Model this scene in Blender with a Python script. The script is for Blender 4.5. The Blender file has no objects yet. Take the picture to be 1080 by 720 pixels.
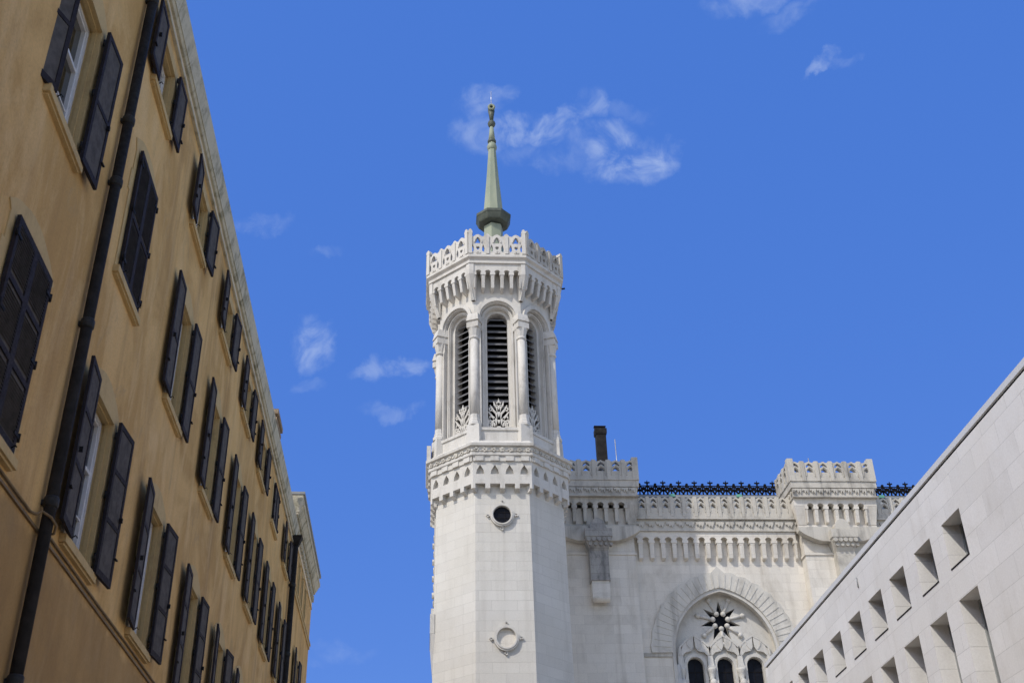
import bpy, math, random
from mathutils import Vector, Matrix
from mathutils.geometry import tessellate_polygon
random.seed(7)
R = math.radians
C = bpy.context.scene.collection
S = bpy.context.scene

# ------------------------------------------------------------------ camera
PITCH, YAW, ROLL = R(31.318), R(4.6), R(1.549)
cd = bpy.data.cameras.new('camera'); cam = bpy.data.objects.new('camera', cd); C.objects.link(cam)
S.camera = cam
fwd = Vector((math.sin(YAW) * math.cos(PITCH), math.cos(YAW) * math.cos(PITCH), math.sin(PITCH)))
r0 = Vector((math.cos(YAW), -math.sin(YAW), 0)); u0 = r0.cross(fwd)
cr, sr = math.cos(ROLL), math.sin(ROLL)
ax = cr * r0 - sr * u0; au = sr * r0 + cr * u0
cam.matrix_world = Matrix(((ax.x, au.x, -fwd.x, 0), (ax.y, au.y, -fwd.y, 0), (ax.z, au.z, -fwd.z, 1.6), (0, 0, 0, 1)))
cd.sensor_width = 36; cd.lens = 39.77; cd.clip_end = 5000; cd.clip_start = .1
cd.dof.use_dof = True; cd.dof.focus_distance = 56; cd.dof.aperture_fstop = 3.5

# ------------------------------------------------------------------ sun, sky, exposure
SUN_AZ, SUN_EL = R(46), R(47.2)          # azimuth measured from -Y towards -X
sd = Vector((-math.sin(SUN_AZ) * math.cos(SUN_EL), -math.cos(SUN_AZ) * math.cos(SUN_EL), math.sin(SUN_EL)))
sl = bpy.data.lights.new('sun', 'SUN'); sun = bpy.data.objects.new('sun', sl); C.objects.link(sun)
sl.energy = 2.3; sl.angle = R(.53); sl.color = (1, .94, .84)
sun.rotation_euler = sd.to_track_quat('Z', 'Y').to_euler(); sun.location = sd * 200
S.view_settings.view_transform = 'Standard'; S.view_settings.look = 'None'
S.view_settings.exposure = .3; S.view_settings.gamma = 1; S.view_settings.use_curve_mapping = False

world = bpy.data.worlds.new('World'); S.world = world; world.use_nodes = True
nt = world.node_tree; N = nt.nodes; Lk = nt.links; N.clear()
def wn(t, **kw):
    n = N.new(t)
    for k, v in kw.items(): setattr(n, k, v)
    return n
def wmath(op, a, b=None, clamp=False):
    n = wn('ShaderNodeMath', operation=op, use_clamp=clamp)
    for i, x in enumerate((a, b)):
        if x is None: continue
        if isinstance(x, (int, float)): n.inputs[i].default_value = x
        else: Lk.new(x, n.inputs[i])
    return n.outputs[0]
SKY_STRENGTH = .15
sky = wn('ShaderNodeTexSky', sky_type='NISHITA', sun_disc=False, sun_elevation=SUN_EL,
         sun_rotation=math.atan2(sd.x, sd.y), altitude=300, air_density=1.0, dust_density=1.6, ozone_density=1.4)
hs = wn('ShaderNodeHueSaturation'); hs.inputs['Saturation'].default_value = 1.1; hs.inputs['Value'].default_value = 1.0
hs.inputs['Hue'].default_value = .508
Lk.new(sky.outputs[0], hs.inputs['Color'])
even = wn('ShaderNodeMix', data_type='RGBA'); Lk.new(hs.outputs[0], even.inputs[6]); even.inputs[7].default_value = (.30, 1.05, 3.9, 1)   # deep even blue of a polarised-looking sky
tc = wn('ShaderNodeTexCoord')
nz = wn('ShaderNodeTexNoise'); nz.inputs['Scale'].default_value = 20; nz.inputs['Detail'].default_value = 6; nz.inputs['Roughness'].default_value = .62
Lk.new(tc.outputs['Generated'], nz.inputs['Vector'])
wsub = wn('ShaderNodeVectorMath', operation='SUBTRACT'); Lk.new(nz.outputs['Color'], wsub.inputs[0]); wsub.inputs[1].default_value = (.5, .5, .5)
wsc = wn('ShaderNodeVectorMath', operation='SCALE'); Lk.new(wsub.outputs[0], wsc.inputs[0]); wsc.inputs['Scale'].default_value = .05
wadd = wn('ShaderNodeVectorMath', operation='ADD'); Lk.new(tc.outputs['Generated'], wadd.inputs[0]); Lk.new(wsc.outputs[0], wadd.inputs[1])
D = wadd.outputs[0]
# deepest, evenest blue on the side of the sky away from the sun; paler and hazier elsewhere
ev = wn('ShaderNodeVectorMath', operation='DOT_PRODUCT'); Lk.new(tc.outputs['Generated'], ev.inputs[0]); ev.inputs[1].default_value = Vector((.10, .84, .53)).normalized()
em = wn('ShaderNodeMapRange', interpolation_type='SMOOTHSTEP'); Lk.new(ev.outputs['Value'], em.inputs[0])
for i, v_ in ((1, .45), (2, .86), (3, 0), (4, .78)): em.inputs[i].default_value = v_
Lk.new(em.outputs[0], even.inputs[0])
# small fair-weather clouds: (azimuth, elevation, half width, half height, tilt, density), all in degrees
CLOUDS = [(2.78, 43.41, 0.94, 0.56, 10, 0.5), (4.08, 43.63, 0.75, 0.33, 15, 0.4), (2.95, 42.02, 1.04, 0.85, 0, 0.5), (4.99, 41.99, 1.42, 0.57, -5, 0.72), (7.01, 41.79, 1.42, 0.52, 0, 0.72), (8.8, 42.07, 1.13, 0.42, 15, 0.7), (10.66, 42.79, 0.47, 0.75, 25, 0.62), (10.09, 41.06, 1.13, 0.47, -25, 0.38), (12.08, 40.44, 1.32, 0.71, -15, 0.7), (12.8, 39.82, 1.42, 0.85, -5, 0.9), (14.18, 40.01, 0.94, 0.66, -15, 0.75), (12.13, 40.81, 0.75, 0.66, 0, 0.6), (12.76, 42.25, 1.03, 0.37, -15, 0.18), (7.42, 40.51, 1.89, 0.47, -10, 0.25), (-7.41, 31.13, 0.71, 1.04, 10, 0.8), (-6.82, 30.7, 0.66, 0.57, 0, 0.6), (-2.45, 29.95, 1.3, 0.40, 5, 0.52), (-3.28, 29.92, 0.48, 0.57, 0, 0.5), (-2.53, 27.9, 1.0, 0.34, 12, 0.36), (-7.15, 28.92, 0.57, 0.28, 0, 0.2), (22.51, 46.6, 1.62, 0.5, 0, 0.55), (24.76, 45.41, 1.34, 0.36, 0, 0.3), (25.36, 42.89, 0.81, 0.23, 30, 0.55), (26.73, 42.82, 0.72, 0.22, 10, 0.3), (20.47, 46.19, 0.73, 0.27, 0, 0.3), (-10.93, 36.48, 0.93, 0.28, 10, 0.35), (-6.36, 35.57, 0.76, 0.24, 0, 0.25), (-5.14, 15.88, 1.19, 0.37, 10, 0.2)]
acc = None
for az, el, hw, hh, tilt, dens in CLOUDS:
    a, e = R(az), R(el)
    uu = Vector((math.cos(a), -math.sin(a), 0)); c0 = Vector((math.sin(a) * math.cos(e), math.cos(a) * math.cos(e), math.sin(e))); vv = uu.cross(c0)
    t = R(tilt); u2 = (uu * math.cos(t) + vv * math.sin(t)) / math.sin(R(hw)) * .62; v2 = (-uu * math.sin(t) + vv * math.cos(t)) / math.sin(R(hh)) * .62
    outs = []
    for w_ in (u2, v2):
        dn = wn('ShaderNodeVectorMath', operation='DOT_PRODUCT'); Lk.new(D, dn.inputs[0]); dn.inputs[1].default_value = w_
        outs.append(wmath('MULTIPLY', dn.outputs['Value'], dn.outputs['Value']))
    r2 = wmath('ADD', outs[0], outs[1])
    mr = wn('ShaderNodeMapRange', interpolation_type='SMOOTHSTEP'); Lk.new(r2, mr.inputs[0])
    for i, v_ in ((1, 1.12), (2, .0), (3, 0), (4, dens)): mr.inputs[i].default_value = v_
    acc = mr.outputs[0] if acc is None else wmath('MAXIMUM', acc, mr.outputs[0])
n2 = wn('ShaderNodeTexNoise'); n2.inputs['Scale'].default_value = 34; n2.inputs['Detail'].default_value = 9; n2.inputs['Roughness'].default_value = .6; n2.inputs['Distortion'].default_value = .6
Lk.new(tc.outputs['Generated'], n2.inputs['Vector'])
mr2 = wn('ShaderNodeMapRange', interpolation_type='SMOOTHSTEP'); Lk.new(n2.outputs[0], mr2.inputs[0])
for i, v_ in ((1, .32), (2, .70), (3, .03), (4, 1.0)): mr2.inputs[i].default_value = v_
cm = wmath('MULTIPLY', acc, mr2.outputs[0]); cm = wmath('MULTIPLY', cm, .55, True)
mix = wn('ShaderNodeMix', data_type='RGBA'); Lk.new(cm, mix.inputs[0]); Lk.new(even.outputs[2], mix.inputs[6]); mix.inputs[7].default_value = (3.6, 4.2, 5.2, 1)
bg = wn('ShaderNodeBackground'); bg.inputs[1].default_value = SKY_STRENGTH; Lk.new(mix.outputs[2], bg.inputs[0])
wo = wn('ShaderNodeOutputWorld'); Lk.new(bg.outputs[0], wo.inputs[0])

# ------------------------------------------------------------------ materials
def mat_nodes(name, rough=.8, spec=.3):
    m = bpy.data.materials.new(name); m.use_nodes = True
    t = m.node_tree; b = t.nodes['Principled BSDF']; b.inputs['Roughness'].default_value = rough
    b.inputs['Specular IOR Level'].default_value = spec
    return m, t, b
def nd(t, typ, ins=None, **kw):
    n = t.nodes.new(typ)
    for k, v in kw.items(): setattr(n, k, v)
    for k, v in (ins or {}).items():
        if hasattr(v, 'is_linked') or isinstance(v, bpy.types.NodeSocket): t.links.new(v, n.inputs[k])
        else: n.inputs[k].default_value = v
    return n
def c4(c): return (c[0], c[1], c[2], 1)
def pos(t, sc=(1, 1, 1)):
    g = t.nodes.new('ShaderNodeNewGeometry')
    return nd(t, 'ShaderNodeMapping', {'Vector': g.outputs['Position'], 'Scale': sc}).outputs[0]
def noise(t, sc, detail=5, rough=.6, stretch=(1, 1, 1), lo=.35, hi=.65, dist=0):
    n = nd(t, 'ShaderNodeTexNoise', {'Vector': pos(t, stretch), 'Scale': sc, 'Detail': detail, 'Roughness': rough, 'Distortion': dist})
    return nd(t, 'ShaderNodeMapRange', {0: n.outputs[0], 1: lo, 2: hi, 3: 0.0, 4: 1.0}, interpolation_type='SMOOTHSTEP').outputs[0]
def mixc(t, f, a, b, mode='MIX'):
    n = nd(t, 'ShaderNodeMix', data_type='RGBA', blend_type=mode)
    for i, x in ((0, f), (6, a), (7, b)):
        if isinstance(x, bpy.types.NodeSocket): t.links.new(x, n.inputs[i])
        elif isinstance(x, (tuple, list)): n.inputs[i].default_value = c4(x)
        else: n.inputs[i].default_value = x
    return n.outputs[2]
def mul(t, a, b):
    n = nd(t, 'ShaderNodeMath', operation='MULTIPLY')
    for i, x in enumerate((a, b)):
        if isinstance(x, bpy.types.NodeSocket): t.links.new(x, n.inputs[i])
        else: n.inputs[i].default_value = x
    return n.outputs[0]

def stone(name, base, dirt, block=None, tint=.05, joint=.35, dirt_amt=.5, dirt_lo=.5, dirt_hi=.75, streak=.35, rough=.85, msize=.008, bump=.25, dsc=.5):
    m, t, b = mat_nodes(name, rough, .25)
    col = base
    h = None
    if block:
        uv = t.nodes.new('ShaderNodeUVMap')
        br = nd(t, 'ShaderNodeTexBrick', {'Vector': uv.outputs[0], 'Color1': c4([x * (1 + tint) for x in base]), 'Color2': c4([x * (1 - tint) for x in base]),
            'Mortar': c4([x * (1 - joint) for x in base]), 'Scale': 1.0, 'Mortar Size': msize, 'Mortar Smooth': .4, 'Bias': 0.0, 'Brick Width': block[0], 'Row Height': block[1]})
        col = br.outputs[0]; h = br.outputs['Fac']
    col = mixc(t, mul(t, noise(t, .35, 4), .35), col, [base[0] * .93, base[1] * .91, base[2] * .86])
    col = mixc(t, mul(t, noise(t, dsc, 7, .68, (1, 1, .6), dirt_lo, dirt_hi, .4), dirt_amt), col, dirt)
    col = mixc(t, mul(t, noise(t, 2.2, 6, .6, (1, 1, .07), .5, .8), streak), col, dirt)
    col = mixc(t, mul(t, noise(t, 22, 6, .7, (1, 1, 1), .3, .75), .16), col, [x * .6 for x in dirt])
    t.links.new(col, b.inputs['Base Color'])
    bn = nd(t, 'ShaderNodeBump', {'Strength': bump, 'Distance': .02, 'Height': noise(t, 14, 8, .65, (1, 1, 1), .2, .8)})
    nrm = bn.outputs[0]
    if h is not None:
        b2 = nd(t, 'ShaderNodeBump', {'Strength': .5, 'Distance': .015, 'Height': h, 'Normal': nrm}, invert=True); nrm = b2.outputs[0]
    t.links.new(nrm, b.inputs['Normal'])
    return m
def plain(name, base, var=.15, rough=.6, spec=.4, sc=6, metal=0, second=None, lo=.35, hi=.7, stretch=(1, 1, 1), bump=.1):
    m, t, b = mat_nodes(name, rough, spec); b.inputs['Metallic'].default_value = metal
    col = mixc(t, noise(t, sc, 6, .65, stretch, lo, hi), base, second or [x * (1 - var) for x in base])
    t.links.new(col, b.inputs['Base Color'])
    n2 = noise(t, sc * 3, 5, .6)
    t.links.new(nd(t, 'ShaderNodeBump', {'Strength': bump, 'Distance': .01, 'Height': n2}).outputs[0], b.inputs['Normal'])
    r = nd(t, 'ShaderNodeMapRange', {0: n2, 1: 0.0, 2: 1.0, 3: max(0, rough - .12), 4: min(1, rough + .12)})
    t.links.new(r.outputs[0], b.inputs['Roughness'])
    return m

M = {}
M['lime'] = stone('white_limestone_blocks', (.63, .61, .565), (.40, .375, .33), (1.15, .46), .05, .20, .34, .45, .8, .34)
M['carve'] = stone('carved_limestone', (.63, .61, .57), (.27, .25, .215), None, dirt_amt=.5, dirt_lo=.46, dirt_hi=.74, streak=.45, dsc=1.5)
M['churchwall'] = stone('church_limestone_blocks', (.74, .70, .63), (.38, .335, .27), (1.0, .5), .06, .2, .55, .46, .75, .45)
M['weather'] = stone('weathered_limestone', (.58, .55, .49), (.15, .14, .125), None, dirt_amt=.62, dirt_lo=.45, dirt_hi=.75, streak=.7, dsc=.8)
M['hood'] = stone('pale_hood_stone', (.64, .615, .56), (.24, .225, .20), None, dirt_amt=.5, dirt_lo=.45, dirt_hi=.72, streak=.6, dsc=1.4)
M['grime'] = stone('grimy_limestone', (.40, .385, .36), (.10, .10, .10), (.9, .45), .08, .4, .7, .45, .7, .7, dsc=1.6)
M['panel'] = stone('pale_stone_cladding', (.78, .77, .75), (.54, .51, .46), (1.35, .56), .05, .24, .4, .48, .8, .22, .7, .008, .12, dsc=1.1)
M['ashlar_reveal'] = stone('pale_stone_reveal', (.74, .725, .70), (.48, .37, .32), None, dirt_amt=.3, streak=.15, rough=.75, bump=.12)
M['trimstone'] = stone('ochre_trim_stone', (.58, .42, .20), (.30, .20, .09), None, dirt_amt=.55, streak=.4, dsc=2.2)
M['gutter'] = stone('mossy_gutter_stone', (.58, .535, .41), (.15, .145, .09), None, dirt_amt=.7, dirt_lo=.46, dirt_hi=.68, streak=.35, dsc=2.6)
M['frieze'] = stone('tan_frieze_stone', (.74, .63, .47), (.38, .29, .18), (1.6, .8), .08, .3, .5, streak=.3, dsc=1.4)
# ochre plaster
def plaster():
    m, t, b = mat_nodes('ochre_plaster', .92, .15)
    col = mixc(t, noise(t, .55, 8, .66, (1, 1, .8), .36, .62, .8), (.72, .465, .19), (.54, .33, .122))
    col = mixc(t, mul(t, noise(t, 1.3, 7, .7, (1, 1, .35), .45, .70, .8), .75), col, (.75, .52, .255))
    col = mixc(t, mul(t, noise(t, 1.6, 6, .6, (1, 1, .09), .48, .72), .6), col, (.385, .235, .10))
    col = mixc(t, mul(t, noise(t, .9, 9, .78, (1, 1, .8), .54, .70, 1.4), .5), col, (.42, .31, .17))
    # the base of the wall, below the cable, is an older and browner coat
    sx = nd(t, 'ShaderNodeSeparateXYZ', {0: pos(t)})
    wob = nd(t, 'ShaderNodeMath', {0: sx.outputs[2], 1: mul(t, noise(t, 1.5, 5), .25)}, operation='ADD')
    low = nd(t, 'ShaderNodeMapRange', {0: wob.outputs[0], 1: 6.95, 2: 6.75, 3: 0.0, 4: .62})
    col = mixc(t, low.outputs[0], col, mixc(t, noise(t, 1.1, 7, .7), (.33, .20, .082), (.25, .155, .07)))
    col = mixc(t, mul(t, noise(t, 34, 6, .75, (1, 1, 1), .4, .7), .22), col, (.18, .115, .055))
    t.links.new(col, b.inputs['Base Color'])
    t.links.new(nd(t, 'ShaderNodeBump', {'Strength': .3, 'Distance': .012, 'Height': noise(t, 7, 9, .7, (1, 1, 1), .2, .8)}).outputs[0], b.inputs['Normal'])
    return m
M['plaster'] = plaster()
M['shutter_frame'] = plain('shutter_frame_paint', (.034, .029, .033), .3, .7, .08, 9)
M['shutter_panel'] = plain('shutter_panel_paint', (.115, .104, .097), .35, .8, .05, 7)
M['iron'] = plain('black_iron', (.014, .012, .012), .4, .6, .15, 12)
M['cresting'] = plain('dark_cast_iron', (.012, .011, .011), .4, .75, .08, 8)
M['pipe'] = plain('dark_downpipe_paint', (.020, .018, .017), .3, .7, .08, 5, second=(.034, .031, .029))
M['pipe_worn'] = plain('worn_pipe_collar', (.03, .029, .028), .4, .7, .3, 14)
M['white_frame'] = plain('white_window_paint', (.74, .74, .75), .1, .4, .5, 9)
M['slate'] = plain('grey_louvre_slate', (.17, .17, .18), .3, .8, .1, 3)
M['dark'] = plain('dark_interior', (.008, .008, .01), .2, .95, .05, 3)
M['copper'] = plain('green_copper_patina', (.31, .34, .245), .2, .6, .4, 1.6, second=(.23, .27, .20), stretch=(1, 1, .2))
M['copper_dark'] = plain('dark_green_copper', (.105, .12, .095), .35, .6, .3, 3)
M['zinc'] = plain('grey_zinc', (.33, .34, .35), .25, .5, .5, 1.5, second=(.22, .235, .24))
M['verdigris'] = plain('verdigris_clip', (.16, .42, .31), .2, .6, .4, 9)
M['coping'] = plain('pale_metal_coping', (.66, .67, .68), .04, .5, .4, .7, bump=.02)
M['steel'] = plain('thin_steel', (.55, .56, .58), .1, .35, .5, 5, metal=.6)
M['lead'] = plain('dark_chimney_metal', (.036, .033, .031), .3, .75, .1, 2.5, second=(.02, .019, .018))
M['winframe'] = plain('grey_window_metal', (.30, .315, .32), .15, .4, .5, 4)
M['paving'] = stone('pale_paving', (.52, .45, .35), (.36, .30, .22), (.6, .4), .06, .35, .4)
M['bounce_setts'] = stone('pale_bounce_setts', (.50, .43, .33), (.32, .27, .20), (.2, .12), .1, .35, .4)  # unseen roadway, made pale to bounce warm light onto the shaded walls
M['kerb'] = stone('granite_kerb', (.33, .32, .31), (.18, .17, .16), None)
M['tile'] = plain('clay_roof_tiles', (.30, .13, .07), .4, .85, .2, 3)
M['brick'] = stone('chimney_masonry', (.36, .28, .19), (.13, .10, .075), (.3, .12), .12, .5, .5, msize=.012)
M['cable'] = plain('ochre_painted_cable', (.21, .14, .068), .3, .7, .3, 6)
def glass(name, base, rough=.04):
    m, t, b = mat_nodes(name, rough, .6)
    t.links.new(mixc(t, noise(t, .8, 4), base, [x * .5 for x in base]), b.inputs['Base Color'])
    t.links.new(nd(t, 'ShaderNodeBump', {'Strength': .03, 'Distance': .02, 'Height': noise(t, 1.1, 2)}).outputs[0], b.inputs['Normal'])
    return m
M['glass'] = glass('dark_window_glass', (.035, .036, .03))
M['glass_green'] = glass('greenish_glass', (.035, .05, .045))
M['glass_blue'] = plain('leaded_dark_glass', (.010, .011, .017), .4, .45, .12, 3)

# ------------------------------------------------------------------ mesh helpers
class Fr:
    """vertical frame: x runs along U, out of the wall along N, z up"""
    def __init__(s, ox=0, oy=0, deg=0):
        a = R(deg); s.o = (ox, oy); s.U = (math.cos(a), math.sin(a)); s.Nn = (math.sin(a), -math.cos(a))
    def p(s, u, n, z): return (s.o[0] + u * s.U[0] + n * s.Nn[0], s.o[1] + u * s.U[1] + n * s.Nn[1], z)
F0 = Fr()
class MB:
    def __init__(s): s.v = []; s.f = []; s.m = []; s.sm = []
    def add(s, vs, fs, m=0, smooth=False):
        k = len(s.v); s.v += list(vs)
        for f in fs: s.f.append([i + k for i in f]); s.m.append(m); s.sm.append(smooth)
    def poly(s, outer, holes=(), n0=0., n1=.1, F=F0, m=0, back=True):
        loops = [list(outer)] + [list(h) for h in holes]
        for i, lp in enumerate(loops):
            a = sum(lp[j][0] * lp[(j + 1) % len(lp)][1] - lp[(j + 1) % len(lp)][0] * lp[j][1] for j in range(len(lp)))
            if (a < 0) == (i == 0): lp.reverse()
        tri = tessellate_polygon([[Vector((x, z, 0)) for x, z in lp] for lp in loops])
        flat = [q for lp in loops for q in lp]; n = len(flat)
        vs = [F.p(x, n1, z) for x, z in flat] + [F.p(x, n0, z) for x, z in flat]
        fs = []
        for t in tri:
            a, b, c = (flat[i] for i in t)
            if (b[0] - a[0]) * (c[1] - a[1]) - (b[1] - a[1]) * (c[0] - a[0]) < 0: t = (t[0], t[2], t[1])
            fs.append(tuple(t))
            if back: fs.append((t[0] + n, t[2] + n, t[1] + n))
        k = 0
        for lp in loops:
            L = len(lp)
            for j in range(L):
                a, b = k + j, k + (j + 1) % L
                fs.append((a, a + n, b + n, b))
            k += L
        s.add(vs, fs, m)
    def box(s, u0, u1, n0, n1, z0, z1, F=F0, m=0):
        s.hexa([(u0, n0), (u1, n0), (u1, n1), (u0, n1)], [(u0, n0), (u1, n0), (u1, n1), (u0, n1)], z0, z1, F, m)
    def hexa(s, lo, hi, z0, z1, F=F0, m=0):
        vs = [F.p(u, n, z0) for u, n in lo] + [F.p(u, n, z1) for u, n in hi]
        # n points outwards: orientation chosen so that normals face out
        s.add(vs, [(0, 1, 2, 3), (7, 6, 5, 4), (0, 4, 5, 1), (1, 5, 6, 2), (2, 6, 7, 3), (3, 7, 4, 0)], m)
    def rings(s, secs, m=0, cap=True, smooth=False):
        """secs: list of equally long point rings, bottom to top, counter-clockwise"""
        n = len(secs[0]); vs = [p for r in secs for p in r]; fs = []
        for i in range(len(secs) - 1):
            for j in range(n):
                a, b = i * n + j, i * n + (j + 1) % n
                fs.append((a, b, b + n, a + n))
        if cap: fs.append(tuple(reversed(range(n)))); fs.append(tuple(range((len(secs) - 1) * n, len(secs) * n)))
        s.add(vs, fs, m, smooth)
    def lathe(s, prof, cx, cy, n=16, m=0, smooth=True, off=0.):
        s.rings([[(cx + r * math.cos(2 * math.pi * (j + off) / n), cy + r * math.sin(2 * math.pi * (j + off) / n), z) for j in range(n)] for r, z in prof], m, True, smooth)
    def octo(s, prof, cx, cy, m=0):          # prof: (apothem, z)
        k = 1 / math.cos(math.pi / 8)
        s.lathe([(a * k, z) for a, z in prof], cx, cy, 8, m, False, .5)
    def tube(s, pts, r, n=8, m=0):
        pts = [Vector(p) for p in pts]; secs = []
        t0 = (pts[1] - pts[0]).normalized(); up = Vector((0, 0, 1)) if abs(t0.z) < .9 else Vector((1, 0, 0))
        x = t0.cross(up).normalized()
        for i, p in enumerate(pts):
            t = (pts[min(i + 1, len(pts) - 1)] - pts[max(i - 1, 0)]).normalized()
            x = (x - t * x.dot(t)).normalized(); y = t.cross(x)
            rr = r[i] if isinstance(r, (list, tuple)) else r
            secs.append([tuple(p + rr * (math.cos(2 * math.pi * j / n) * x + math.sin(2 * math.pi * j / n) * y)) for j in range(n)])
        s.rings(secs, m, True, True)
    def stroke(s, pts, w, n0, n1, F=F0, m=0):
        """flat ribbon of width w along the 2-D points, extruded: bars of pierced stonework"""
        L = []; Rr = []
        for i, p in enumerate(pts):
            a = pts[max(i - 1, 0)]; b = pts[min(i + 1, len(pts) - 1)]
            dx, dz = b[0] - a[0], b[1] - a[1]; l = math.hypot(dx, dz) or 1
            ww = w[i] if isinstance(w, (list, tuple)) else w
            L.append((p[0] - dz / l * ww / 2, p[1] + dx / l * ww / 2)); Rr.append((p[0] + dz / l * ww / 2, p[1] - dx / l * ww / 2))
        n = len(pts)
        vs = [F.p(x, n1, z) for x, z in L + Rr] + [F.p(x, n0, z) for x, z in L + Rr]; fs = []
        for i in range(n - 1):
            fs += [(i, i + n, i + 1 + n, i + 1), (i + 2 * n, i + 1 + 2 * n, i + 1 + 3 * n, i + 3 * n), (i, i + 1, i + 1 + 2 * n, i + 2 * n), (i + n, i + 3 * n, i + 1 + 3 * n, i + 1 + n)]
        fs += [(0, 2 * n, 3 * n, n), (n - 1, 2 * n - 1, 4 * n - 1, 3 * n - 1)]
        s.add(vs, fs, m)
    def build(s, name, mats, parent=None, loc=None):
        me = bpy.data.meshes.new(name); me.from_pydata(s.v, [], s.f)
        for q in (mats if isinstance(mats, list) else [mats]): me.materials.append(M[q])
        me.polygons.foreach_set('material_index', s.m); me.polygons.foreach_set('use_smooth', s.sm)
        uv = me.uv_layers.new(name='UVMap')
        for p in me.polygons:
            nn = p.normal
            h = math.hypot(nn.x, nn.y)
            if abs(nn.z) > .72 or h < 1e-6: U = (1, 0)
            else: U = (-nn.y / h, nn.x / h)
            for li in p.loop_indices:
                co = me.vertices[me.loops[li].vertex_index].co
                uv.data[li].uv = (co.x * U[0] + co.y * U[1], co.y if abs(nn.z) > .72 else co.z)
        me.validate()
        o = bpy.data.objects.new(name, me); C.objects.link(o)
        if parent: o.parent = parent
        if loc: o.location = loc
        return o
def thing(name, label, cat, loc=(0, 0, 0), rz=0.):
    o = bpy.data.objects.new(name, None); C.objects.link(o); o.location = loc; o.rotation_euler = (0, 0, rz)
    o['label'] = label; o['category'] = cat; o.empty_display_size = .5
    return o
def struct(name, mb, m):
    o = mb.build(name, m); o['kind'] = 'structure'; return o
def arch(c, spring, w, h=None, n=14):
    """points of an arch from its right springing over the top to its left springing"""
    h = h or w
    if h <= w * 1.001: return [(c + w * math.cos(math.pi * i / n), spring + h * math.sin(math.pi * i / n)) for i in range(n + 1)]
    e = (h * h - w * w) / (2 * w); rr = w + e; th = math.atan2(h, e); k = n // 2
    rt = [(c - e + rr * math.cos(th * i / k), spring + rr * math.sin(th * i / k)) for i in range(k + 1)]
    return rt + [(2 * c - x, z) for x, z in reversed(rt[:-1])]
def arched_hole(c, z0, spring, w, h=None, n=14): return [(c + w, z0)] + arch(c, spring, w, h, n) + [(c - w, z0)]
def rect(x0, x1, z0, z1): return [(x0, z0), (x1, z0), (x1, z1), (x0, z1)]
def circle(c, z, r, n=24, sx=1.): return [(c + sx * r * math.cos(2 * math.pi * i / n), z + r * math.sin(2 * math.pi * i / n)) for i in range(n)]
def copy_tree(o, parent, loc, keep=None):
    c = o.copy(); C.objects.link(c); c.parent = parent; c.location = loc
    for ch in [x for x in bpy.data.objects if x.parent == o]:
        d = ch.copy(); C.objects.link(d); d.parent = c
    return c
def arcade(mb, F, x0, x1, zt, zs, zb, n, d, tooth=.42, foot=.12, m=0, point=1.0):
    """hanging arcade: a plate of n small arches whose teeth run down as tapering corbels"""
    p = (x1 - x0) / n; g = p * (1 - tooth) / 2
    pts = [(x0, zt), (x1, zt)]
    for i in reversed(range(n)):
        c = x0 + p * (i + .5)
        pts += [(c + p / 2, zs - .001 * (i + 1))] if i == n - 1 else []
        pts += arch(c, zs, g, g * point if point > 1 else None, 8)
    pts.append((x0, zs))
    mb.poly(pts, (), 0, d, F, m)
    for i in range(n + 1):
        c = x0 + p * i; w = p * tooth / 2; wl = w * .88
        a, b = (c - w, c + w) if 0 < i < n else ((c, c + w) if i == 0 else (c - w, c))
        ca, cb = (a - .045, b + .045)
        mb.hexa([(ca, 0), (cb, 0), (cb, d + .02), (ca, d + .02)], [(ca, 0), (cb, 0), (cb, d + .02), (ca, d + .02)], zs - .16, zs - .001, F, m)
        lo = [(a + .01, 0), (b - .01, 0), (b - .01, d * .74), (a + .01, d * .74)]
        mb.hexa(lo, [(a, 0), (b, 0), (b, d), (a, d)], zb + .1, zs - .16, F, m)
        mb.hexa([(a + .04, 0), (b - .04, 0), (b - .04, .05), (a + .04, .05)], lo, zb, zb + .1, F, m)

# ------------------------------------------------------------------ the ground
g = MB(); g.add([(-400, -400, 0), (400, -400, 0), (400, 600, 0), (-400, 600, 0)], [(0, 1, 2, 3)]); struct('ground', g, 'paving')
g = MB(); g.add([(-2.8, -60, .004), (9.5, -60, .004), (9.5, 44, .004), (-2.8, 44, .004)], [(0, 1, 2, 3)]); struct('road', g, 'bounce_setts')
for x0, x1, nm in ((-4.35, -2.8, 'pavement'), (9.5, 11.8, 'pavement')):
    g = MB(); g.box(x0, x1, -44, 60, 0, .12); struct(nm, g, 'paving')
for x0, x1 in ((-2.8, -2.65), (9.35, 9.5)):
    g = MB(); g.box(x0, x1, -44, 60, 0, .125); struct('kerb', g, 'kerb')

# ------------------------------------------------------------------ the bell tower
TX, TY = 3.29, 52.0
tower = thing('bell_tower', 'tall white octagonal stone bell tower with arched louvred openings and green copper spire', 'tower', (TX, TY, 0))
OX = 0.
def face(k, a): # frame on the k-th face (0 = front, -1 = left, +1 = right), apothem a
    an = R(45 * k); return Fr(OX + a * math.sin(an), -a * math.cos(an), 45 * k)
def sd8(a): return 2 * a * math.tan(math.pi / 8)
VIS = (-2, -1, 0, 1, 2)
b = MB(); b.octo([(3.32, 0), (3.17, 14.3), (3.075, 23.6), (3.06, 25.3)], 0, 0); b.build('shaft', 'lime', tower)
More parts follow.
